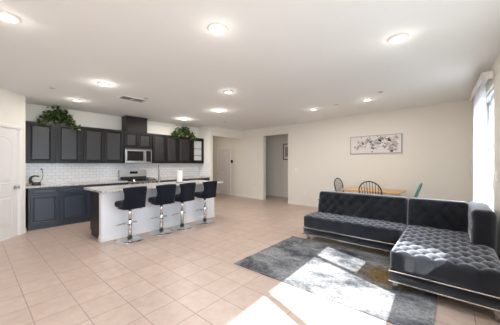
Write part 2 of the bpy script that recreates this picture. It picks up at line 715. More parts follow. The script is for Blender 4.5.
# door at the end of the passage, set on the picture wall's far stretch
da0, da1 = ab(-8.16), ab(-7.34)
interior_door('door_2', FB, da0, da1, 2.03, da1 - 0.75, 0.012)
mb = MB()
for q in ((da0 - 0.07, da0), (da1, da1 + 0.07)):
    mb.fbox(FB, q[0], q[1], 0, 0.022, 0, 2.10)
mb.fbox(FB, da0, da1, 0, 0.022, 2.03, 2.10)
struct(mb.build('trim_2', M_TRIM, bevel=0.004))

# sliding glass door in the window wall
a0, a1, z0, z1 = DOOR_A
am = (a0 + a1) / 2
wf = MB()
for q0, q1 in ((a0, a0 + 0.05), (a1 - 0.05, a1)):
    wf.fbox(FW, q0, q1, -0.11, -0.02, 0, z1)
wf.fbox(FW, a0, a1, -0.11, -0.02, z1 - 0.05, z1)
wf.fbox(FW, a0, a1, -0.11, -0.02, 0, 0.04)
win1 = struct(wf.build('window_1', M_VINYL, bevel=0.003))
for s0, s1, n0 in ((a0 + 0.05, am + 0.035, -0.095), (am - 0.035, a1 - 0.05, -0.055)):
    sh = MB()
    sh.fbox(FW, s0, s0 + 0.065, n0 - 0.03, n0, 0.04, z1 - 0.05)
    sh.fbox(FW, s1 - 0.065, s1, n0 - 0.03, n0, 0.04, z1 - 0.05)
    sh.fbox(FW, s0, s1, n0 - 0.03, n0, 0.04, 0.13)
    sh.fbox(FW, s0, s1, n0 - 0.03, n0, z1 - 0.13, z1 - 0.05)
    so = sh.build('sash', M_VINYL, win1, bevel=0.003)
    MB().fbox(FW, s0 + 0.06, s1 - 0.06, n0 - 0.018, n0 - 0.012, 0.12, z1 - 0.12).build('pane', M_GLASS, so)
hd = MB()
P = fmap(FW, -0.055)
hd.tube([P(a1 - 0.085, 1.0, 0), P(a1 - 0.085, 1.0, 0.045), P(a1 - 0.085, 1.22, 0.045), P(a1 - 0.085, 1.22, 0)], 0.009, 8)
hd.build('door_handle', M_VINYL, win1)

# sun window nearer the camera
a0, a1, z0, z1 = WIN_A
wf = MB()
for q0, q1 in ((a0, a0 + 0.03), (a1 - 0.03, a1)):
    wf.fbox(FW, q0, q1, -0.12, -0.03, z0, z1)
wf.fbox(FW, a0, a1, -0.12, -0.03, z1 - 0.02, z1)
wf.fbox(FW, a0, a1, -0.12, -0.03, z0, z0 + 0.03)
win2 = struct(wf.build('window_2', M_VINYL, bevel=0.003))
for yc in (2.54, 1.26):
    ac = 6.74 - yc
    MB().fbox(FW, ac - 0.03, ac + 0.03, -0.11, -0.04, z0, z1).build('mullion', M_VINYL, win2)
edges = [a0 + 0.03, 6.74 - 2.54, 6.74 - 1.26, a1 - 0.03]
for i in range(3):
    MB().fbox(FW, edges[i] + 0.02, edges[i + 1] - 0.02, -0.08, -0.074, z0 + 0.02, z1 - 0.02).build('pane', M_GLASS, win2)
MB().fbox(FW, a0 - 0.03, a1 + 0.03, -0.03, 0.02, z0 - 0.025, z0).build('sill', M_TRIM, win2)

# unseen extra window beside and behind the camera, added for more sky light
a0, a1, z0, z1 = WIN_ADDED
wf = MB()
for q0, q1 in ((a0, a0 + 0.06), (a1 - 0.06, a1), ((a0 + a1) / 2 - 0.045, (a0 + a1) / 2 + 0.045)):
    wf.fbox(FW, q0, q1, -0.12, -0.04, z0, z1)
wf.fbox(FW, a0, a1, -0.12, -0.04, z1 - 0.06, z1)
wf.fbox(FW, a0, a1, -0.12, -0.04, z0, z0 + 0.06)
w3 = struct(wf.build('window_added', M_VINYL))
MB().fbox(FW, a0 + 0.05, a1 - 0.05, -0.08, -0.074, z0 + 0.05, z1 - 0.05).build('pane', M_GLASS, w3)

# vertical blind on the sliding door
vb = thing('vertical_blind', 'white vertical blind with headrail drawn across most of the sliding glass door', 'blind', fmap(FW)(1.6, 2.45, 0.05))
VO = vb.location.copy()
m_ = MB(VO)
m_.fbox(FW, 0.98, 2.32, 0.012, 0.125, 2.585, 2.60)
m_.fbox(FW, 0.98, 2.32, 0.108, 0.125, 2.50, 2.60)
m_.fbox(FW, 0.98, 0.995, 0.012, 0.125, 2.50, 2.60)
m_.fbox(FW, 2.305, 2.32, 0.012, 0.125, 2.50, 2.60)
m_.build('valance', M_TRIM, vb, bevel=0.003)
MB(VO).fbox(FW, 1.01, 2.29, 0.045, 0.085, 2.54, 2.575).build('headrail', M_VINYL, vb)
P = fmap(FW)
for i in range(12):
    a = 1.07 + i * 0.079
    th = radians(48)
    v = MB(VO)
    R = []
    for b in (0.06, 2.53):
        ring = []
        for sgn in (1, -1):
            for j in range(5):
                q = (j / 4 - 0.5) * 0.089 * sgn
                bow = 0.004 * (1 - (2 * q / 0.089) ** 2)
                ring.append(P(a + q * cos(th), b, 0.066 + q * sin(th) + bow + 0.0006 * sgn))
        R.append(ring)
    v.rings(R)
    v.build('vane', M_BLIND, vb)
wd = MB(VO)
wd.bar(P(1.10, 1.1, 0.13), P(1.10, 2.55, 0.07), 0.005)
wd.build('wand', M_VINYL, vb)

# ------------------------------------------------------------------ kitchen run (doors face +x)
DSTEP = [(0, 0), (0, 0.02), (0.034, 0.02), (0.041, 0.006), (0.052, 0.006), (0.062, 0.014), (0.066, 0.014)]
DRSTEP = [(0, 0), (0, 0.02), (0.022, 0.02), (0.027, 0.014), (0.035, 0.014), (0.042, 0.018), (0.045, 0.018)]


def front(name, o, x, y0, y1, z0, z1, parent, steps=DSTEP, m=M_CAB):
    mb = MB(o)
    R = [[Vector((x + k, y, z)) for y, z in ((y0 + i, z0 + i), (y1 - i, z0 + i), (y1 - i, z1 - i), (y0 + i, z1 - i))] for i, k in steps]
    mb.rings(R)
    dr_ = mb.build(name, m, parent, bevel=0.0015)
    i, k = steps[-2]
    p = MB(o)
    p.rings([[Vector((x + kk, y, z)) for y, z in ((y0 + i, z0 + i), (y1 - i, z0 + i), (y1 - i, z1 - i), (y0 + i, z1 - i))] for kk in (k - 0.007, k + 0.005)])
    p.build('panel', M_PANEL if m is M_CAB else M_PANELB, dr_, bevel=0.007)  # frame wood again, with reflected light put into its colour
    return dr_


XU = -6.89


def upper(y0, y1, z0, z1, label, doors):
    o = (-7.05, (y0 + y1) / 2, z0)
    t = thing('wall_cabinet', label, 'cabinet', o, group='dark wall cabinets')
    b = MB(o)
    b.box(-7.19, XU, y0 + 0.001, y1 - 0.001, z0, z1)
    b.build('body', M_CAB, t, bevel=0.002)
    for d0, d1 in doors:
        front('door', o, XU, d0, d1, z0 + 0.025, z1 - 0.03, t)
    return t


ZU0, ZU1 = 1.385, 2.29
upper(0.745, 1.257, ZU0, ZU1, 'dark wall cabinet with one door under the left of the ivy, nearest the pantry door', [(0.80, 1.21)])
upper(1.257, 1.765, ZU0, ZU1, 'dark one-door wall cabinet under the right end of the first ivy, second from pantry', [(1.305, 1.72)])
upper(1.765, 2.735, ZU0, ZU1, 'wide dark two-door wall cabinet immediately left of the microwave', [(1.80, 2.235), (2.26, 2.70)])
upper(2.735, 3.545, 1.80, ZU1, 'short dark two-door wall cabinet above the microwave', [(2.765, 3.12), (3.14, 3.52)])
upper(3.545, 4.435, ZU0, ZU1, 'wide dark two-door wall cabinet immediately right of the microwave', [(3.57, 3.99), (4.02, 4.41)])
upper(4.435, 4.975, ZU0, ZU1, 'dark one-door wall cabinet under the second ivy, beside the glass door cabinet', [(4.46, 4.94)])
# glass door cabinet at the end
o = (-7.05, 5.24, ZU0)
t = thing('glass_cabinet', 'dark end wall cabinet with a divided glass door at the right of the run', 'cabinet', o, group='dark wall cabinets')
b = MB(o)
y0, y1 = 4.976, 5.516
b.box(-7.19, -7.17, y0, y1, ZU0, ZU1)
b.box(-7.17, XU, y0, y0 + 0.02, ZU0, ZU1)
b.box(-7.17, XU, y1 - 0.02, y1, ZU0, ZU1)
b.box(-7.17, XU, y0 + 0.02, y1 - 0.02, ZU0, ZU0 + 0.02)
b.box(-7.17, XU, y0 + 0.02, y1 - 0.02, ZU1 - 0.02, ZU1)
b.build('body', M_CAB, t)
d = MB(o)
P_ = lambda i, k: [Vector((XU + k, y, z)) for y, z in ((5.0 + i, ZU0 + 0.02 + i), (5.505 - i, ZU0 + 0.02 + i), (5.505 - i, ZU1 - 0.025 - i), (5.0 + i, ZU1 - 0.025 - i))]
d.rings([P_(0.09, 0), P_(0, 0), P_(0, 0.02), P_(0.085, 0.02), P_(0.09, 0.012), P_(0.09, 0)], False, False)
for z in (1.66, 1.90):
    d.box(XU, XU + 0.015, 5.08, 5.43, z - 0.009, z + 0.009)
do = d.build('door', M_CAB, t)
part_label(MB(o).box(XU + 0.003, XU + 0.007, 5.085, 5.42, ZU0 + 0.105, ZU1 - 0.11).build('pane', M_PALEGL, do), 'pale grey glass pane')

# hood chase above the microwave cabinet
o = (-7.0, 3.04, 2.29)
t = thing('vent_chase', 'dark wooden vent chase boxed in between short cabinet and ceiling', 'vent chase', o)
b = MB(o)
b.box(-7.2, XU + 0.02, 2.81, 3.40, 2.295, 2.68)
b.build('body', M_CAB, t, bevel=0.002)
b = MB(o)
b.rings([[Vector((x, y, z)) for x, y in ((-7.2, 2.81 - e), (XU + 0.02 + e, 2.81 - e), (XU + 0.02 + e, 3.40 + e), (-7.2, 3.40 + e))] for z, e in ((2.68, 0), (2.69, 0.004), (2.705, 0.01), (2.718, 0.011))])
b.build('crown_moulding', M_CAB, t)

# microwave
o = (-7.0, 3.13, 1.385)
t = thing('microwave', 'stainless steel over-the-range microwave with dark window under short cabinet', 'microwave', o)
MB(o).box(-7.19, -6.83, 2.745, 3.505, 1.385, 1.795).build('body', M_BLACK, t, bevel=0.003)
f_ = MB(o)
f_.box(-6.83, -6.80, 2.747, 3.503, 1.39, 1.793)
dr = f_.build('door', M_STEEL, t, bevel=0.003)
MB(o).box(-6.80, -6.796, 2.80, 3.25, 1.455, 1.73).build('window', M_BGLASS, dr, bevel=0.001)
MB(o).box(-6.80, -6.796, 3.335, 3.48, 1.43, 1.75).build('control_panel', M_BGLASS, t, bevel=0.001)
h = MB(o)
h.tube([(-6.80, 3.295, 1.44), (-6.765, 3.295, 1.455), (-6.76, 3.295, 1.50), (-6.76, 3.295, 1.68), (-6.765, 3.295, 1.735), (-6.80, 3.295, 1.75)], 0.011, 10)
h.build('handle', M_STEEL, dr)
MB(o).box(-6.80, -6.797, 2.75, 3.50, 1.765, 1.785).build('vent_grille', M_BLACK, t)

XB = -6.57


def base(y0, y1, label):
    o = (-6.85, (y0 + y1) / 2, 0)
    t = thing('base_cabinet', label, 'cabinet', o, group='dark base cabinets')
    b = MB(o)
    b.box(-7.19, XB, y0 + 0.001, y1 - 0.001, 0.09, 0.875)
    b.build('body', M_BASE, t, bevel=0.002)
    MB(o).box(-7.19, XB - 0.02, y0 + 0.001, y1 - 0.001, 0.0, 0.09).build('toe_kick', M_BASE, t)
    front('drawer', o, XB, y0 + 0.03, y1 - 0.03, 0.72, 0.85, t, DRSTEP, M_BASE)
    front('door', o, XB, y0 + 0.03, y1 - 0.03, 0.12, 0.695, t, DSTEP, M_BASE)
    return t


base(0.765, 1.27, 'dark base cabinet with a drawer and door, beside the pantry door wall')
base(1.27, 1.78, 'dark base cabinet with a drawer and door, second from the pantry')
base(1.78, 2.245, 'dark base cabinet behind the left end of the island, third from the pantry')
base(2.245, 2.71, 'dark base cabinet immediately left of the range behind the island')
base(3.505, 4.0, 'dark base cabinet immediately right of the range behind the island')
base(4.0, 4.5, 'dark base cabinet second right of the range behind the island')
base(4.5, 5.0, 'dark base cabinet third right of the range behind the island')
base(5.0, 5.515, 'dark base cabinet at the far end beside the tiled return wall')
ct = MB((-6.85, 1.74, 0.876))
ct.box(-7.19, -6.525, 0.722, 2.712, 0.876, 0.914)
tag(ct.build('countertop', M_GRAN, bevel=0.004), 'grey granite counter along the tiled wall, left of the range', 'countertop')
ct = MB((-6.85, 4.5, 0.876))
ct.box(-7.19, -6.525, 3.503, 5.517, 0.876, 0.914)
tag(ct.build('countertop', M_GRAN, bevel=0.004), 'grey granite counter along the tiled wall, right of the range', 'countertop')

# range
o = (-6.85, 3.108, 0)
t = thing('gas_range', 'stainless steel gas range with black cooktop behind the island', 'stove', o)
ry0, ry1 = 2.716, 3.50
MB(o).box(-7.18, -6.56, ry0, ry1, 0.03, 0.90).build('body', M_BLACK, t, bevel=0.003)
MB(o).box(-7.18, -6.53, ry0, ry1, 0.90, 0.925).build('cooktop', M_BGLASS, t, bevel=0.004)
bgd = MB(o)
bgd.rings([[Vector((x, y, z)) for x, z in ((-7.185, 0.925), (-7.10, 0.925), (-7.12, 1.19), (-7.185, 1.195))] for y in (ry0, ry1)])
bo = bgd.build('backguard', M_STEEL, t, bevel=0.004)
MB(o).box(-7.106, -7.098, 3.0, 3.22, 1.08, 1.15).build('display', M_BGLASS, bo)
MB(o).box(-7.104, -7.094, ry0 + 0.02, ry1 - 0.02, 0.93, 1.0).build('lower_panel', M_BLACK, bo)
for yy in (2.91, 3.31):
    gr = MB(o)
    for k in range(4):
        gr.box(-6.98 + k * 0.11, -6.965 + k * 0.11, yy - 0.17, yy + 0.17, 0.945, 0.96)
    for k in (-0.17, 0.0, 0.155):
        gr.box(-7.0, -6.6, yy + k, yy + k + 0.015, 0.945, 0.96)
    for sx in (-6.98, -6.62):
        for sy in (-0.165, 0.155):
            gr.box(sx - 0.008, sx + 0.008, yy + sy, yy + sy + 0.016, 0.925, 0.95)
    gr.build('grate', M_IRON, t)
od = MB(o)
od.box(-6.56, -6.525, ry0 + 0.01, ry1 - 0.01, 0.22, 0.76)
oo = od.build('oven_door', M_STEEL, t, bevel=0.004)
MB(o).box(-6.525, -6.521, ry0 + 0.12, ry1 - 0.12, 0.32, 0.62).build('window', M_BGLASS, oo)
h = MB(o)
h.tube([(-6.525, ry0 + 0.08, 0.70), (-6.48, ry0 + 0.08, 0.70), (-6.48, ry1 - 0.08, 0.70), (-6.525, ry1 - 0.08, 0.70)], 0.011)
h.build('handle', M_STEEL, oo)
MB(o).box(-6.56, -6.52, ry0 + 0.01, ry1 - 0.01, 0.78, 0.895).build('knob_panel', M_STEEL, t, bevel=0.004)
for k in range(5):
    kb = MB(o)
    kb.lathe([(0.02, 0), (0.02, 0.02), (0.015, 0.03)], (-6.52, 2.82 + k * 0.145, 0.838), 14, 'x')
    kb.build('knob', M_BLACK, t)
MB(o).box(-6.56, -6.53, ry0 + 0.01, ry1 - 0.01, 0.05, 0.20).build('drawer', M_STEEL, t, bevel=0.004)

# small appliance on the left counter
o = (-6.82, 0.90, 0.914)
t = thing('counter_appliance', 'small black and silver appliance with arched handle and cord, on the left counter', 'appliance', o)
b = MB()
R = []
for z, k in ((0.0, 1.0), (0.012, 1.02), (0.045, 0.93), (0.062, 0.82)):
    ring = []
    for j in range(20):
        a = 2 * pi * j / 20
        yy = cos(a) * 0.105 * k
        xx = sin(a) * 0.055 * k * (1.0 if yy > -0.02 else max(0.12, 1 - (-0.02 - yy) / 0.085 * 0.85))
        ring.append((xx, yy, z))
    R.append(ring)
b.rings(R, smooth=True)
b.build('body', M_BLACK, t)
b = MB()
b.rings([[(x, y, z) for x, y in ((0.05, -0.06), (0.0, -0.145), (-0.05, -0.06))] for z in (0.002, 0.012)] + [[(x, y, 0.055) for x, y in ((0.03, -0.055), (0.0, -0.075), (-0.03, -0.055))]])
part_label(b.build('nose_plate', M_SILVER, t), 'pointed silver nose plate')
b = MB()
b.tube([(0, -0.055, 0.055), (0, -0.075, 0.10), (0, -0.07, 0.15), (0, -0.045, 0.185), (0, -0.005, 0.197), (0, 0.04, 0.193), (0, 0.07, 0.178)], [0.026, 0.026, 0.024, 0.02, 0.018, 0.016, 0.012], 10)
b.build('handle', M_BLACK, t)
b = MB()
b.tube([(0.0, -0.035, 0.06), (0, -0.04, 0.11), (0, -0.03, 0.16)], [0.014, 0.013, 0.012], 10)
part_label(b.build('steam_column', M_SILVER, t), 'silver column inside the handle')
b = MB()
b.tube([(-0.01, 0.08, 0.05), (-0.06, 0.11, 0.085), (-0.16, 0.15, 0.14), (-0.27, 0.175, 0.20), (-0.345, 0.18, 0.28), (-0.36, 0.165, 0.33)], 0.006, 8)
co = b.build('cord', M_DARKC, t)
MB().lathe([(0.016, 0), (0.018, 0.01), (0.01, 0.03)], (-0.368, 0.163, 0.335), 12, 'x').build('plug', M_BLACK, co)

# ------------------------------------------------------------------ island
o = (-5.05, 2.78, 0)
IY0, IY1 = 1.49, 4.09
t = thing('kitchen_island', 'white panelled kitchen island with dark cabinet end, behind the row of bar stools', 'kitchen island', o)
MB(o).box(-4.79, -4.67, IY0, IY1, 0, 0.874).build('knee_wall', M_ISLE, t)
b = MB(o)
b.box(-4.67, -4.657, IY0 - 0.012, IY1 + 0.012, 0, 0.085)
b.box(-4.79, -4.67, IY0 - 0.012, IY0, 0, 0.085)
b.box(-4.79, -4.67, IY1, IY1 + 0.012, 0, 0.085)
b.build('baseboard', M_TRIM, t)
b = MB(o)
b.box(-5.38, -4.791, IY0 + 0.03, IY1 - 0.02, 0.09, 0.874)
b.box(-5.32, -4.791, IY0 + 0.03, IY1 - 0.02, 0.0, 0.09)
part_label(b.build('cabinet_body', M_CAB, t), 'dark cabinet carcass')
for k in range(4):
    y0 = IY0 + 0.07 + k * 0.62
    R = [[Vector((-5.38 - kk, y, z)) for y, z in ((y0 + i, 0.12 + i), (y0 + 0.58 - i, 0.12 + i), (y0 + 0.58 - i, 0.85 - i), (y0 + i, 0.85 - i))] for i, kk in DSTEP]
    MB(o).rings(R).build('door', M_CAB, t)
ct = MB((-4.96, 2.82, 0.875))
ct.box(-5.47, -4.45, 1.43, 4.20, 0.875, 0.914)
tag(ct.build('island_countertop', M_GRAN, bevel=0.004), 'pale speckled granite slab on top of the kitchen island', 'countertop')

# faucet and paper towel
o = (-5.2, 2.85, 0.914)
t = thing('kitchen_faucet', 'tall brushed metal gooseneck faucet standing on the island', 'faucet', o)
MB().lathe([(0.028, 0), (0.028, 0.012), (0.02, 0.02), (0.018, 0.075), (0.014, 0.09)]).build('base', M_STEEL, t)
sp = [(0, 0, 0.08), (0, 0, 0.30)]
for k in range(9):
    a = pi * k / 8
    sp.append((0.07 * (cos(a) - 1), 0.038 * (1 - cos(a)), 0.335 + 0.075 * sin(a)))
sp.append((-0.14, 0.076, 0.27))
MB().tube(sp, [0.019] * (len(sp) - 2) + [0.022, 0.024], 12).build('spout', M_STEEL, t)
b = MB()
b.bar((0, 0.015, 0.05), (0.0, 0.04, 0.055), 0.011)
b.bar((0, 0.04, 0.055), (0.01, 0.055, 0.15), 0.008, 0.006)
b.build('lever', M_STEEL, t)

o = (-5.1, 3.34, 0.914)
t = thing('paper_towel_holder', 'upright white paper towel roll on a holder, on the island', 'paper towel', o)
MB().lathe([(0.075, 0), (0.075, 0.01), (0.07, 0.014)]).build('stand', M_STEEL, t)
MB().lathe([(0.008, 0.012), (0.008, 0.315), (0.013, 0.318), (0.013, 0.328), (0.004, 0.335)], n=14).build('rod', M_STEEL, t)
b = MB()
b.rings([[(r * cos(2 * pi * j / 36), r * sin(2 * pi * j / 36), z) for j in range(36)] for r, z in ((0.022, 0.016), (0.066, 0.016), (0.0675, 0.02), (0.0675, 0.292), (0.066, 0.296), (0.022, 0.296), (0.022, 0.016))], False, False, True)
b.build('roll', M_TOWEL, t)


# ------------------------------------------------------------------ bar stools (front towards -x)
def plan(s, flare):
    """U-shaped plan curve, s is arc length from the middle of the back; returns x, y, inward normal"""
    hw, r = 0.120 + flare, 0.085
    sg = 1 if s >= 0 else -1
    q = abs(s)
    if q < hw:
        return 0.215 + flare * 0.8, sg * q, (-1, 0)
    q -= hw
    arc = r * pi / 2
    if q < arc:
        a = q / r
        return 0.215 + flare * 0.8 - r + r * cos(a), sg * (hw + r * sin(a)), (-cos(a), -sg * sin(a))
    q -= arc
    k = 0.16
    return 0.215 + flare * 0.8 - r - q * cos(k), sg * (hw + r - q * sin(k) * 0.5), (0, -sg)


def make_stool(label):
    t = thing('bar_stool', label, 'bar stool', (0, 0, 0), group='black velvet bar stools at the island')
    ZS = 0.63
    b = MB()
    b.rbox((-0.235, -0.195, ZS - 0.03), (0.19, 0.195, ZS + 0.075), 0.05, 0.02)
    # round the plan of the seat
    for p in b.v:
        if p.x < -0.1:
            p.y *= 1 - 0.25 * ((-0.1 - p.x) / 0.135) ** 2
    b.build('seat', M_STOOLV, t, weld=True)
    b = MB()
    NT_, NS = 16, 30
    out, inn = [], []
    for i in range(NT_ + 1):
        u = i / NT_
        z = ZS - 0.04 + u * 0.372
        L = 0.20 + 0.29 * (1 - u) ** 2.6 + 0.10 * max(0, (u - 0.5) / 0.5) ** 1.3
        fl = 0.028 * u ** 1.5
        ro, ri = [], []
        for j in range(NS + 1):
            s = (2 * j / NS - 1) * L
            x, y, n = plan(s, fl)
            zz = z + (0.012 * cos(pi * s / L / 2) if u > 0.9 else 0)
            e = max(0.25, 1 - max(0, abs(2 * j / NS - 1) - 0.9) / 0.1 * 0.75)
            e *= 1 - 0.5 * max(0, u - 0.92) / 0.08
            th = 0.05 * e
            c = 0.5 * (0.05 - th)
            ro.append((x + n[0] * c, y + n[1] * c, zz))
            ri.append((x + n[0] * (c + th), y + n[1] * (c + th), zz))
        out.append(ro)
        inn.append(ri)
    loops = []
    for i in range(NT_ + 1):
        loops.append(out[i] + inn[i][::-1])
    b.rings(loops, smooth=True)
    b.build('backrest', M_STOOLV, t)
    b = MB()
    b.lathe([(0.22, 0), (0.23, 0.004), (0.228, 0.009), (0.14, 0.020), (0.06, 0.034), (0.042, 0.04)], n=40)
    b.build('base', M_CHROME, t)
    MB().lathe([(0.034, 0.036), (0.034, 0.36), (0.031, 0.365)], n=18).build('column', M_CHROME, t)
    MB().lathe([(0.027, 0.36), (0.027, 0.60)], n=16).build('gas_lift', M_CHROME, t)
    part_label(MB().lathe([(0.043, 0.036), (0.043, 0.066), (0.033, 0.072)], n=18).build('collar', M_DARKC, t), 'dark collar')
    MB().box(-0.09, 0.09, -0.09, 0.09, 0.585, 0.602).build('mount_plate', M_BLACK, t)
    fr = MB()
    fr.tube([(-0.10, -0.19, 0.285), (-0.125, -0.12, 0.285), (-0.135, 0, 0.285), (-0.125, 0.12, 0.285), (-0.10, 0.19, 0.285)], 0.0115, 10)
    for sy in (-1, 1):
        fr.tube([(-0.02, sy * 0.02, 0.285), (-0.128, sy * 0.10, 0.285)], 0.009, 8)
    fr.lathe([(0.034, 0.27), (0.034, 0.30)], n=18)
    fr.build('footrest', M_CHROME, t)
    lv = MB()
    lv.tube([(0.02, 0.03, 0.575), (0.05, 0.13, 0.57), (0.055, 0.19, 0.545)], 0.006, 8)
    lv.build('lever', M_CHROME, t)
    return t


st = make_stool('black velvet bar stool nearest the dark cabinet end of the island')
st.location = (-4.405, 1.86, 0)
st.rotation_euler = (0, 0, radians(8))
dup(st, (-4.41, 2.47, 0), radians(4), 'black velvet bar stool in front of the faucet, second from the dark island end')
dup(st, (-4.41, 2.95, 0), radians(10), 'black velvet bar stool in front of the paper towel, third from the dark island end')
dup(st, (-4.415, 3.575, 0), radians(6), 'black velvet bar stool at the far island end nearest the passage')


# ------------------------------------------------------------------ rug
o = (-1.185, 3.14, 0)
rg = MB()
hx, hy = 1.085, 0.795
R = []
for z, e in ((0.0, 0), (0.009, 0), (0.011, 0.004)):
    R.append([(x, y, z) for x, y in ((-hx + e, -hy + e), (hx - e, -hy + e), (hx - e, hy - e), (-hx + e, hy - e))])
rg.rings(R)
rug = rg.build('area_rug', M_RUG)
rug.location = o
tag(rug, 'grey distressed abstract area rug with ochre patch in front of the sofa', 'rug')

# ------------------------------------------------------------------ sectional sofa
so = thing('sectional_sofa', 'charcoal velvet button-tufted sectional sofa with chaise and chrome trim', 'sofa', (-0.8, 3.9, 0))
SO = (-0.8, 3.9, 0)
PP, QQ = 0.165, 0.20


def tuft(a, b, A):
    s, t_ = a / PP + b / QQ, a / PP - b / QQ
    ss, tt = abs(sin(pi * s)), abs(sin(pi * t_))
    puff = (ss * tt) ** 0.4
    dd = ss * ss + tt * tt
    return -A * (0.6 * (1 - puff) + 0.6 * exp(-dd / 0.12))


def edge_mask(v, lo, hi, w=0.05):
    return max(0.0, min(1.0, min(v - lo, hi - v) / w))


def seat_disp(ox, oy, A=0.038, pleat=0.014):
    def f(p, n, lo, hi):
        k = 0.0
        if n.z > 0.3:
            m = edge_mask(p.x, lo.x, hi.x) * edge_mask(p.y, lo.y, hi.y)
            k += tuft(p.x - ox, p.y - oy, A) * m * n.z
        if abs(n.y) > 0.2:
            k -= pleat * (1 - abs(sin(pi * (p.x - ox) / PP)) ** 0.35) * abs(n.y)
        if abs(n.x) > 0.2:
            k -= pleat * (1 - abs(sin(pi * (p.y - oy) / PP)) ** 0.35) * abs(n.x)
        return k
    return f


def back_disp(ox, oz, A=0.046):
    def f(p, n, lo, hi):
        k = 0.0
        if n.y < -0.3:
            m = edge_mask(p.x, lo.x, hi.x, 0.03) * edge_mask(p.z, lo.z + 0.05, hi.z, 0.05)
            k += tuft(p.x - ox, p.z - oz, A) * m * (-n.y)
        return k
    return f


def lattice(a0, a1, b0, b1, oa, ob, mg):
    out = []
    for i in range(-40, 41):
        for j in range(-40, 41):
            if (i + j) % 2:
                continue
            a, b = oa + PP * i / 2, ob + QQ * j / 2
            if a0 + mg < a < a1 - mg and b0 + mg < b < b1 - mg:
                out.append((a, b))
    return out


BTN = MB().lathe([(0.0005, 0.005), (0.006, 0.0042), (0.010, 0.001), (0.011, -0.003)], n=10).build('button', M_VELVET)
BTN_ME = BTN.data
bpy.data.objects.remove(BTN)


def button(parent, loc, rot=(0, 0, 0)):
    o = bpy.data.objects.new('button', BTN_ME)
    COL.objects.link(o)
    o.parent = parent
    o.location = Vector(loc) - Vector(SO)
    o.rotation_euler = rot


def lean(mb, y0, z0, k):
    for p in mb.v:
        z = p.z - z0
        if z > 0:
            p.y += k * z


ZB, ZT = 0.112, 0.225       # base band
ZC = 0.445                  # cushion top
# left module
LX0, LX1, FY = -2.05, -0.509, 3.90
CX0, CX1, CY = -0.505, 0.385, 2.93
BY = 4.36
b = MB(SO)
b.rbox((LX0 + 0.01, FY + 0.012, ZB), (LX1, 4.62, ZT), 0.012, 0.2)
b.build('base', M_VELVET, so, weld=True)
b = MB(SO)
b.rbox((CX0, CY + 0.012, ZB), (CX1 - 0.01, 4.62, ZT), 0.012, 0.2)
b.build('base', M_VELVET, so, weld=True)
b = MB(SO)
b.rbox((LX0, FY, ZT - 0.005), (LX1, 4.44, ZC), 0.055, 0.0165, seat_disp(LX0 + 0.06, FY + 0.03), skip=('z-',))
seat = b.build('seat_cushion', M_VELVET, so, weld=True)
b = MB(SO)
b.rbox((CX0, CY, ZT - 0.005), (CX1, 4.44, ZC), 0.055, 0.0165, seat_disp(CX0 + 0.05, CY + 0.04), skip=('z-',))
chaise = b.build('chaise_cushion', M_VELVET, so, weld=True)
LEAN = 0.22
b = MB(SO)
b.rbox((LX0 + 0.07, BY, 0.30), (LX1 - 0.002, 4.56, 0.835), 0.05, 0.0165, back_disp(LX0 + 0.06, 0.46))
lean(b, 0, 0.42, LEAN)
bl = b.build('backrest', M_VELVET, so, weld=True)
b = MB(SO)
b.rbox((CX0 + 0.002, BY, 0.30), (CX1 - 0.185, 4.56, 0.835), 0.05, 0.0165, back_disp(CX0 + 0.05, 0.46))
lean(b, 0, 0.42, LEAN)
brr = b.build('backrest', M_VELVET, so, weld=True)
b = MB(SO)


def arm_disp(p, n, lo, hi):
    k = 0.0
    if n.x < -0.3:
        m = edge_mask(p.y, lo.y, hi.y, 0.04) * edge_mask(p.z, lo.z + 0.1, hi.z, 0.05)
        k += tuft(p.y - 3.86, p.z - 0.46, 0.022) * m * (-n.x)
    return k


b.rbox((CX1 - 0.195, 3.80, 0.38), (CX1 + 0.02, 4.66, 0.84), 0.06, 0.0165, arm_disp)
b.build('arm', M_VELVET, so, weld=True)
# buttons
for a, q in lattice(CX0, CX1, CY, BY, CX0 + 0.05, CY + 0.04, 0.05):
    if not (a > CX1 - 0.22 and q > 3.76):
        button(chaise, (a, q, ZC - 0.040))
for a, q in lattice(CX0, CX1 - 0.21, 0.44, 0.835, CX0 + 0.05, 0.46, 0.045):
    button(brr, (a, BY + 0.048 + LEAN * (q - 0.42), q), (radians(90), 0, 0))


def many_buttons(parent, spots, rx):
    mb = MB()
    m3 = Matrix.Rotation(rx, 3, 'X')
    for p in spots:
        ring = []
        for r, z in ((0.0005, 0.005), (0.006, 0.0042), (0.010, 0.001), (0.011, -0.003)):
            ring.append([m3 @ Vector((r * cos(2 * pi * j / 8), r * sin(2 * pi * j / 8), z)) + Vector(p) - Vector(SO) for j in range(8)])
        mb.rings(ring, smooth=True)
    o = mb.build('buttons', M_VELVET, parent)
    o['kind'] = 'stuff'


many_buttons(seat, [(a, q, ZC - 0.040) for a, q in lattice(LX0, LX1, FY, BY, LX0 + 0.06, FY + 0.03, 0.05)], 0)
many_buttons(bl, [(a, BY + 0.048 + LEAN * (q - 0.42), q) for a, q in lattice(LX0, LX1, 0.44, 0.835, LX0 + 0.06, 0.46, 0.045)], radians(90))
# chrome trims
for z in (ZB - 0.003, ZT - 0.006):
    b = MB(SO)
    b.box(LX0 - 0.004, CX0 + 0.01, FY - 0.004, FY + 0.014, z, z + 0.014)
    b.box(LX0 - 0.004, LX0 + 0.012, FY + 0.014, 4.62, z, z + 0.014)
    part_label(b.build('trim', M_CHROME, so, bevel=0.002), 'chrome trim strip')
    b = MB(SO)
    b.box(CX0 - 0.006, CX1 + 0.004, CY - 0.004, CY + 0.014, z, z + 0.014)
    b.box(CX0 - 0.006, CX0 + 0.012, CY + 0.014, FY - 0.006, z, z + 0.014)
    b.box(CX1 - 0.012, CX1 + 0.004, CY + 0.014, 4.62, z, z + 0.014)
    part_label(b.build('trim', M_CHROME, so, bevel=0.002), 'chrome trim strip')
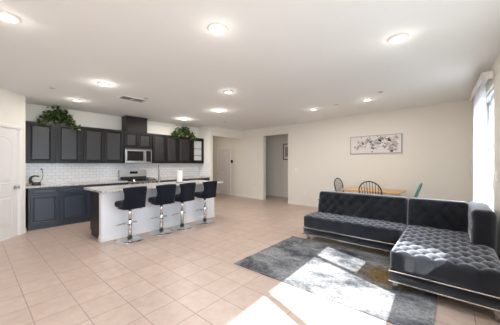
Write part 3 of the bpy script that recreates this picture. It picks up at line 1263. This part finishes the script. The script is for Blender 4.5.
# acrylic legs
for x, y, z in ((CX0 + 0.05, CY + 0.06, 0.0112), (CX1 - 0.06, CY + 0.06, 0), (LX0 + 0.07, FY + 0.10, 0), (LX0 + 0.07, 4.55, 0), (LX1 - 0.1, FY + 0.10, 0), (CX1 - 0.06, 4.55, 0), (CX0 + 0.07, 4.55, 0)):
    b = MB(SO)
    b.rings([[(x + sx * w, y + sy * w, zz) for sx, sy in ((-1, -1), (1, -1), (1, 1), (-1, 1))] for zz, w in ((z, 0.022), (ZB, 0.031))])
    part_label(b.build('leg', M_ACRYL, so, bevel=0.003), 'clear acrylic leg')

# ------------------------------------------------------------------ dining set
o = (-1.42, 6.27, 0)
t = thing('dining_table', 'honey-coloured wooden dining table against the back wall behind the sofa', 'table', o, radians(-3.0))
tw, td = 0.63, 0.41
b = MB()
R = []
for z, e in ((0.722, 0.012), (0.728, 0.0), (0.745, 0.0), (0.752, 0.010)):
    c = 0.05
    w, d_ = tw - e, td - e
    R.append([(-w + c, -d_, z), (w - c, -d_, z), (w, -d_ + c, z), (w, d_ - c, z), (w - c, d_, z), (-w + c, d_, z), (-w, d_ - c, z), (-w, -d_ + c, z)])
b.rings(R)
b.build('tabletop', M_PINE, t)
b = MB()
for y in (-0.33, 0.315):
    b.box(-0.50, 0.50, y, y + 0.018, 0.63, 0.722)
for x in (-0.50, 0.482):
    b.box(x, x + 0.018, -0.312, 0.315, 0.63, 0.722)
b.build('apron', M_TRIM, t)
for sx in (-0.49, 0.49):
    for sy in (-0.32, 0.32):
        MB().lathe([(0.016, 0), (0.022, 0.08), (0.03, 0.25), (0.022, 0.4), (0.034, 0.5), (0.024, 0.53), (0.036, 0.56), (0.036, 0.722)], (sx, sy, 0), 14).build('leg', M_TRIM, t)


def windsor(name, label, m, loc, rz, hw=0.205, top=0.99, lean_k=0.20):
    """hoop-back chair facing +y locally"""
    t = thing(name, label, 'chair', loc, rz, group='spindle-back dining chairs')
    b = MB()
    R = []
    for z, k in ((0.425, 0.9), (0.432, 0.98), (0.445, 1.0), (0.455, 0.97)):
        R.append([(0.215 * k * cos(2 * pi * j / 28) * (1.0 + 0.08 * sin(2 * pi * j / 28)), 0.205 * k * sin(2 * pi * j / 28), z) for j in range(28)])
    b.rings(R, smooth=True)
    b.build('seat', m, t)
    tilt = lambda z: -0.165 - (z - 0.45) * lean_k
    hoop = []
    zc = top - hw * 0.95
    for k in range(6):
        z = 0.44 + (zc - 0.44) * k / 6
        hoop.append((-hw * (0.80 + 0.20 * k / 6), tilt(z), z))
    for k in range(17):
        a = pi - pi * k / 16
        z = zc + (top - zc) * sin(a)
        hoop.append((hw * cos(a), tilt(z), z))
    for k in range(5, -1, -1):
        z = 0.44 + (zc - 0.44) * k / 6
        hoop.append((hw * (0.80 + 0.20 * k / 6), tilt(z), z))
    MB().tube(hoop, 0.0125, 10).build('hoop', m, t)
    for k in range(-3, 4):
        x = k * 0.05
        xt = x * 1.12
        zt = zc + (top - zc) * sqrt(max(0, 1 - (xt / hw) ** 2))
        MB().tube([(x * 0.85, tilt(0.44), 0.44), (x, tilt(0.6), 0.62), (xt, tilt(zt), zt)], [0.006, 0.0075, 0.005], 8).build('spindle', m, t)
    feet = []
    for sx in (-1, 1):
        for sy in (-1, 1):
            p0, p1 = Vector((sx * 0.13, sy * 0.12, 0.43)), Vector((sx * 0.205, sy * 0.205, 0.0))
            MB().tube([p0, p0.lerp(p1, 0.3), p0.lerp(p1, 0.6), p1], [0.013, 0.019, 0.016, 0.011], 10).build('leg', m, t)
            feet.append(p0.lerp(p1, 0.58))
    MB().tube([feet[0], feet[1]], 0.009, 8).build('stretcher', m, t)
    MB().tube([feet[2], feet[3]], 0.009, 8).build('stretcher', m, t)
    MB().tube([(feet[0] + feet[1]) / 2, (feet[2] + feet[3]) / 2], 0.009, 8).build('stretcher', m, t)
    return t


windsor('dining_chair', 'black hoop-back spindle chair in front of the table, its back to the sofa', M_CHAIRB, (-1.235, 5.56, 0), radians(-6), 0.22, 1.01)
windsor('dining_chair', 'black hoop-back spindle chair at the left end of the dining table', M_CHAIRB, (-2.05, 6.34, 0), radians(-101), 0.20, 0.985)
windsor('dining_chair', 'teal spindle-back chair at the right end of the dining table', M_TEAL, (-0.80, 6.22, 0), radians(87), 0.185, 0.955, 0.34)

# ------------------------------------------------------------------ painting on the back wall
PB = fmap(FB)
pa0, pa1 = ab(-2.133), ab(-0.894)
pz0, pz1 = 1.642, 2.118
c = PB((pa0 + pa1) / 2, (pz0 + pz1) / 2, 0)
pic = thing('framed_canvas', 'wide pale floral painting in thin champagne frame on the back wall', 'painting', c)
b = MB(c)
w = 0.012
b.fbox(FB, pa0, pa1, 0.002, 0.034, pz0, pz0 + w)
b.fbox(FB, pa0, pa1, 0.002, 0.034, pz1 - w, pz1)
b.fbox(FB, pa0, pa0 + w, 0.002, 0.034, pz0 + w, pz1 - w)
b.fbox(FB, pa1 - w, pa1, 0.002, 0.034, pz0 + w, pz1 - w)
b.build('frame', M_FRAME, pic)
b = MB(c)
b.fbox(FB, pa0 + w, pa1 - w, 0.002, 0.026, pz0 + w, pz1 - w)
cv = b.build('canvas', M_CANVAS, pic)
PINKS = [mat('petal_pink', (0.60, 0.46, 0.46), 0.8), mat('petal_blush', (0.68, 0.60, 0.61), 0.8), mat('petal_grey', (0.33, 0.34, 0.35), 0.8),
         mat('petal_white', (0.82, 0.80, 0.81), 0.8), mat('leaf_dark', (0.035, 0.03, 0.035), 0.8), mat('leaf_sage', (0.45, 0.49, 0.46), 0.8)]
blobs = [MB(c) for _ in PINKS]
lay = [0.0262]
rnd = random.Random(11)


def petal(fu, fv, size, ang, ci, thin=0.55):
    lay[0] += 0.000004
    a, z = pa0 + w + (pa1 - pa0 - 2 * w) * fu, pz1 - w - (pz1 - pz0 - 2 * w) * fv
    pts = []
    for j in range(10):
        q = 2 * pi * j / 10
        r = size * (1 + 0.18 * sin(3 * q + ang))
        x, y = r * cos(q), r * sin(q) * thin
        aa = a + x * cos(ang) - y * sin(ang)
        zz = z + x * sin(ang) + y * cos(ang)
        aa = min(max(aa, pa0 + w + 0.004), pa1 - w - 0.004)
        zz = min(max(zz, pz0 + w + 0.004), pz1 - w - 0.004)
        pts.append(PB(aa, zz, lay[0]))
    blobs[ci].add(pts, [tuple(range(10))])


FL = [(0.24, 0.36, 0), (0.32, 0.42, 0), (0.20, 0.52, 1), (0.43, 0.30, 2), (0.47, 0.50, 2), (0.53, 0.24, 3), (0.60, 0.62, 3), (0.52, 0.72, 3),
      (0.67, 0.22, 1), (0.72, 0.20, 0), (0.86, 0.24, 1), (0.91, 0.18, 0), (0.75, 0.50, 0), (0.80, 0.70, 0), (0.86, 0.60, 2), (0.83, 0.80, 2), (0.40, 0.20, 5), (0.93, 0.5, 1), (0.66, 0.4, 3), (0.14, 0.68, 1), (0.36, 0.25, 2), (0.50, 0.40, 5), (0.57, 0.45, 2), (0.62, 0.18, 2), (0.82, 0.35, 1), (0.88, 0.42, 5), (0.70, 0.62, 2), (0.30, 0.62, 1), (0.90, 0.78, 2), (0.18, 0.30, 1)]
for fu, fv, kind in FL:
    for k in range(13):
        an = 2 * pi * k / 13 + rnd.random()
        ci = kind if rnd.random() < 0.62 else rnd.choice((3, 5, 1))
        petal(fu + rnd.uniform(0.01, 0.035) * cos(an), fv + rnd.uniform(0.03, 0.11) * sin(an), rnd.uniform(0.024, 0.05), an, ci)
    for k in range(5):
        an = rnd.random() * 6.28
        petal(fu + 0.012 * cos(an), fv + 0.03 * sin(an), rnd.uniform(0.008, 0.016), an, rnd.choice((2, 2, 4)))
for fu, fv, sz in ((0.27, 0.44, 0.022), (0.10, 0.60, 0.014), (0.17, 0.58, 0.012), (0.59, 0.26, 0.03), (0.62, 0.32, 0.022), (0.77, 0.20, 0.026), (0.79, 0.30, 0.03), (0.44, 0.68, 0.02), (0.48, 0.73, 0.024), (0.445, 0.92, 0.016),
                   (0.77, 0.80, 0.016), (0.82, 0.90, 0.026), (0.84, 0.91, 0.02), (0.66, 0.15, 0.012), (0.23, 0.06, 0.012), (0.56, 0.04, 0.012), (0.42, 0.36, 0.022), (0.38, 0.28, 0.018)):
    for k in range(2):
        petal(fu + rnd.uniform(-.008, .008), fv + rnd.uniform(-.02, .02), sz * 1.45, rnd.uniform(-0.7, 0.7), 4, 0.4)
fl = MB(c)
slots = []
for k, q in enumerate(blobs):
    fl.add([v + fl.o for v in q.v], q.f)
    slots += [k] * len(q.f)
fp = fl.build('floral_print', PINKS[0], cv)
for m_ in PINKS[1:]:
    fp.data.materials.append(m_)
for f, k in zip(fp.data.polygons, slots):
    f.material_index = k

# framed picture in the hall
PH = fmap(FH)
ha = (-5.22 + 6.9) / FH[1].x
c = PH(ha + 0.2, 1.85, 0)
hp = thing('framed_picture', 'small dark-framed picture on the hall wall seen through the opening', 'picture', c)
b = MB(c)
for q in ((ha, ha + 0.03, 1.53, 2.18), (ha + 0.39, ha + 0.42, 1.53, 2.18), (ha + 0.03, ha + 0.39, 1.53, 1.56), (ha + 0.03, ha + 0.39, 2.15, 2.18)):
    b.fbox(FH, q[0], q[1], 0.002, 0.025, q[2], q[3])
b.build('frame', mat('dark_frame', (0.05, 0.035, 0.03), 0.4), hp)
MB(c).fbox(FH, ha + 0.03, ha + 0.39, 0.002, 0.015, 1.56, 2.15).build('mat_board', M_CANVAS, hp)
MB(c).fbox(FH, ha + 0.10, ha + 0.32, 0.0152, 0.0165, 1.66, 2.05).build('print', mat('muted_print', (0.35, 0.33, 0.3), 0.7), hp)


# ------------------------------------------------------------------ switches and outlets
def plate(F, a, z, kind, label):
    P = fmap(F)
    c = P(a, z, 0)
    t = thing('light_switch' if kind == 's' else 'power_outlet', label, 'switch' if kind == 's' else 'outlet', c)
    ww = 0.058 if kind == 's' else 0.036
    MB(c).fbox(F, a - ww, a + ww, 0.001, 0.007, z - 0.058, z + 0.058).build('cover_plate', M_PLATE, t, bevel=0.002)
    if kind == 's':
        for q in (-0.024, 0.024):
            MB(c).fbox(F, a + q - 0.017, a + q + 0.017, 0.007, 0.011, z - 0.034, z + 0.034).build('rocker', M_PLATE, t, bevel=0.002)
    else:
        for q in (-0.02, 0.02):
            s_ = MB(c).fbox(F, a - 0.017, a + 0.017, 0.007, 0.009, z + q - 0.014, z + q + 0.014).build('socket', M_PLATE, t, bevel=0.002)
            MB(c).fbox(F, a - 0.009, a - 0.006, 0.009, 0.0095, z + q - 0.006, z + q + 0.006).fbox(F, a + 0.006, a + 0.009, 0.009, 0.0095, z + q - 0.006, z + q + 0.006).build('slots', M_BLACK, s_)
    return t


plate(FB, ab(-3.93), 1.17, 's', 'white light switch plate on the back wall right of the hall opening')
plate(FB, ab(-3.626), 0.434, 'o', 'white power outlet low on the back wall between hall opening and sofa')
plate(FB, ab(-5.873), 0.377, 'o', 'white power outlet low on the back wall left of the hall opening')
plate(FW, 2.47, 1.22, 's', 'white light switch plate on the window wall beside the sliding door')
c = fmap(FB)(ab(-7.206), 1.467, 0)
kp = thing('wall_keypad', 'small black keypad on the passage wall beside the white door', 'keypad', c)
MB(c).fbox(FB, ab(-7.206) - 0.06, ab(-7.206) + 0.06, 0.001, 0.022, 1.40, 1.535).build('body', M_BLACK, kp, bevel=0.006)
MB(c).fbox(FB, ab(-7.206) - 0.045, ab(-7.206) + 0.045, 0.022, 0.0235, 1.46, 1.52).build('screen', M_BGLASS, kp)


# ------------------------------------------------------------------ ceiling fittings
def can_light():
    t = thing('ceiling_light', '', 'ceiling light', (0, 0, H), group='recessed ceiling lights')
    b = MB()
    N = 32
    b.rings([[(r * cos(2 * pi * j / N), r * sin(2 * pi * j / N), z) for j in range(N)] for r, z in ((0.098, -0.0005), (0.098, -0.006), (0.088, -0.018), (0.066, -0.021), (0.058, -0.014), (0.055, -0.004))], True, False, True)
    b.build('trim_ring', M_PLATE, t)
    b = MB()
    b.lathe([(0.056, -0.004), (0.054, -0.012), (0.03, -0.014), (0.001, -0.0145)], n=N)
    b.build('lens', M_LENS, t)
    l = bpy.data.lights.new('lamp', 'AREA')
    l.shape = 'DISK'
    l.size = 0.10
    l.energy = LAMP
    l.color = (1.0, 0.93, 0.87)
    lo = bpy.data.objects.new('lamp', l)
    COL.objects.link(lo)
    lo.parent = t
    lo.location = (0, 0, -0.022)
    l = bpy.data.lights.new('lamp_dome', 'POINT')
    l.shadow_soft_size = 0.05
    l.energy = LAMP * 0.09
    l.color = (1.0, 0.90, 0.80)
    lo = bpy.data.objects.new('lamp_dome', l)
    COL.objects.link(lo)
    lo.parent = t
    lo.location = (0, 0, -0.09)
    return t


cl = can_light()
LIGHTS = [(-3.08, 0.215, 'recessed ceiling light cut by the left edge of the photo, nearest the pantry side'),
          (-1.762, 1.586, 'recessed ceiling light nearest the camera, high in the middle of the photo'),
          (-0.424, 2.95, 'recessed ceiling light above the chaise, nearest the windows'),
          (-4.44, 1.45, 'recessed ceiling light above the near end of the island, beside the vent'),
          (-6.0, 1.46, 'recessed ceiling light in front of the left ivy'),
          (-6.1, 4.15, 'recessed ceiling light in front of the right ivy'),
          (-4.46, 4.06, 'recessed ceiling light above the far end of the island'),
          (-3.16, 3.11, 'recessed ceiling light in the middle of the room between island and sofa'),
          (-2.56, 5.45, 'left one of the two recessed ceiling lights near the back wall'),
          (-1.326, 5.365, 'right one of two recessed ceiling lights near the back wall, before the painting')]
for i, (x, y, lab) in enumerate(LIGHTS):
    if i == 0:
        cl.location = (x, y, H)
        cl['label'] = lab
    else:
        c_ = dup(cl, (x, y, H), 0, lab)
        if i in (3, 4, 5, 6):            # the kitchen fittings carry stronger lamps
            for ch in c_.children:
                if ch.type == 'LIGHT':
                    ch.data = ch.data.copy()
                    ch.data.energy *= (1.3, 0.95, 2.8, 1.9)[i - 3] * (2.0 if ch.data.type == 'POINT' else 1.0)


c_ = dup(cl, (-7.6, 6.35, H), 0, 'added unseen ceiling light that brightens the passage behind the header')  # extra fitting out of view, added to brighten the passage
for ch in c_.children:
    if ch.type == 'LIGHT':
        ch.data = ch.data.copy()
        ch.data.energy *= 0.5
        ch.data.color = (1.0, 0.80, 0.66)


def disc(x, y, r, label):
    t = thing('sprinkler_cover', label, 'sprinkler', (x, y, H), group='flat ceiling sprinkler covers')
    MB().lathe([(r * 0.85, -0.0005), (r * 0.85, -0.006), (r, -0.008), (r, -0.011), (r * 0.9, -0.013)], n=24).build('cover', M_GREYP, t)


disc(-5.388, 0.945, 0.045, 'flat round sprinkler cover on the ceiling above the left cabinets')
disc(-4.749, 2.324, 0.045, 'flat round sprinkler cover on the ceiling just right of the vent')
disc(-4.762, 3.157, 0.045, 'flat round sprinkler cover on the ceiling above the middle of the island')
disc(-1.968, 5.372, 0.045, 'flat round sprinkler cover between the two lights near the back wall')
disc(-0.994, 4.965, 0.045, 'flat round sprinkler cover right of the lights near the back wall')
disc(-5.495, 5.263, 0.045, 'flat round sprinkler cover on the ceiling near the passage header')

vt = thing('air_vent', 'white rectangular ceiling air vent with dark slots between kitchen and room', 'air vent', (-5.03, 2.18, H), radians(0))
b = MB()
vx, vy = 0.15, 0.25
for q in ((-vx, vx, -vy, -vy + 0.025), (-vx, vx, vy - 0.025, vy), (-vx, -vx + 0.025, -vy + 0.025, vy - 0.025), (vx - 0.025, vx, -vy + 0.025, vy - 0.025), (-vx + 0.025, vx - 0.025, -0.012, 0.012)):
    b.box(q[0], q[1], q[2], q[3], -0.012, -0.0005)
b.build('vent_frame', M_PLATE, vt)
MB().box(-vx + 0.02, vx - 0.02, -vy + 0.02, vy - 0.02, -0.003, -0.0008).build('backing', M_VENTD, vt)
b = MB()
for k in range(5):
    x = -0.115 + k * 0.05
    b.rings([[(x + dx, y, z) for dx, z in ((0, -0.004), (0.014, -0.012), (0.016, -0.011), (0.002, -0.003))] for y in (-vy + 0.025, vy - 0.025)])
b.build('louvres', M_PLATE, vt)


# ------------------------------------------------------------------ ivy on the cabinets
def ivy(y0, y1, ztop, label, seed, nleaf):
    r = random.Random(seed)
    yc = (y0 + y1) / 2
    o = (-7.03, yc, ZU1)
    t = thing('artificial_ivy', label, 'plant', o, group='ivy on top of the cabinets')
    MB().lathe([(0.05, 0.0), (0.065, 0.02), (0.07, 0.07), (0.075, 0.09), (0.068, 0.09)], n=20).build('basket', M_POT, t)
    st_, lf = MB(), MB()
    hw = (y1 - y0) / 2
    tips = []
    for k in range(26):
        yy = r.uniform(-1, 1)
        q = abs(yy)
        hz = (ztop - ZU1) * (1 - q ** 2.2) * r.uniform(0.35, 1.0) + 0.05
        xx = r.uniform(-0.12, 0.13)
        end_z = hz if q < 0.75 else r.uniform(-0.06, 0.06)
        if end_z < 0.02:
            xx = 0.20
            end_z = r.uniform(-0.08, 0.03) if q < 0.9 else -0.02
        pts = [Vector((0, 0, 0.11)), Vector((xx * 0.5, yy * hw * 0.5, 0.11 + hz * 0.6)), Vector((xx, yy * hw * 0.9, end_z))]
        st_.tube(pts, 0.003, 5)
        tips.append(pts)
    st_.build('stems', M_STEM, t)
    for k in range(nleaf):
        p = r.choice(tips)
        u = r.uniform(0.15, 1.1)
        a = p[0].lerp(p[1], min(1, u * 2)) if u < 0.5 else p[1].lerp(p[2], (u - 0.5) * 2)
        a = a + Vector((r.gauss(0.03, 0.04), r.gauss(0, 0.05), r.gauss(0, 0.04)))
        a.x = max(-0.09, min(0.24, a.x))
        a.z = max(0.03 if a.x < 0.17 else -0.12, a.z)
        s = r.uniform(0.04, 0.075)
        m3 = Matrix.Rotation(r.uniform(0, 6.28), 3, 'Z') @ Matrix.Rotation(r.uniform(-0.3, 1.1), 3, 'Y') @ Matrix.Rotation(r.uniform(-0.5, 0.5), 3, 'X')
        L = [(0, 0, 0), (0.25, 0.45, 0.06), (0.55, 0.55, 0.02), (0.8, 0.3, -0.02), (1.25, 0, -0.15), (0.8, -0.3, -0.02), (0.55, -0.55, 0.02), (0.25, -0.45, 0.06), (0.55, 0, 0.1)]
        v = [m3 @ (Vector(q) * s) + a for q in L]
        lf.add(v, [(8, i, (i + 1) % 8) for i in range(8)])
    lf.build('foliage', M_LEAF, t)
    return t


ivy(0.97, 1.67, 2.63, 'trailing green ivy on the cabinet tops nearest the pantry', 3, 680)
ivy(4.36, 5.12, 2.62, 'trailing green ivy on the cabinet tops near the glass cabinet', 5, 620)
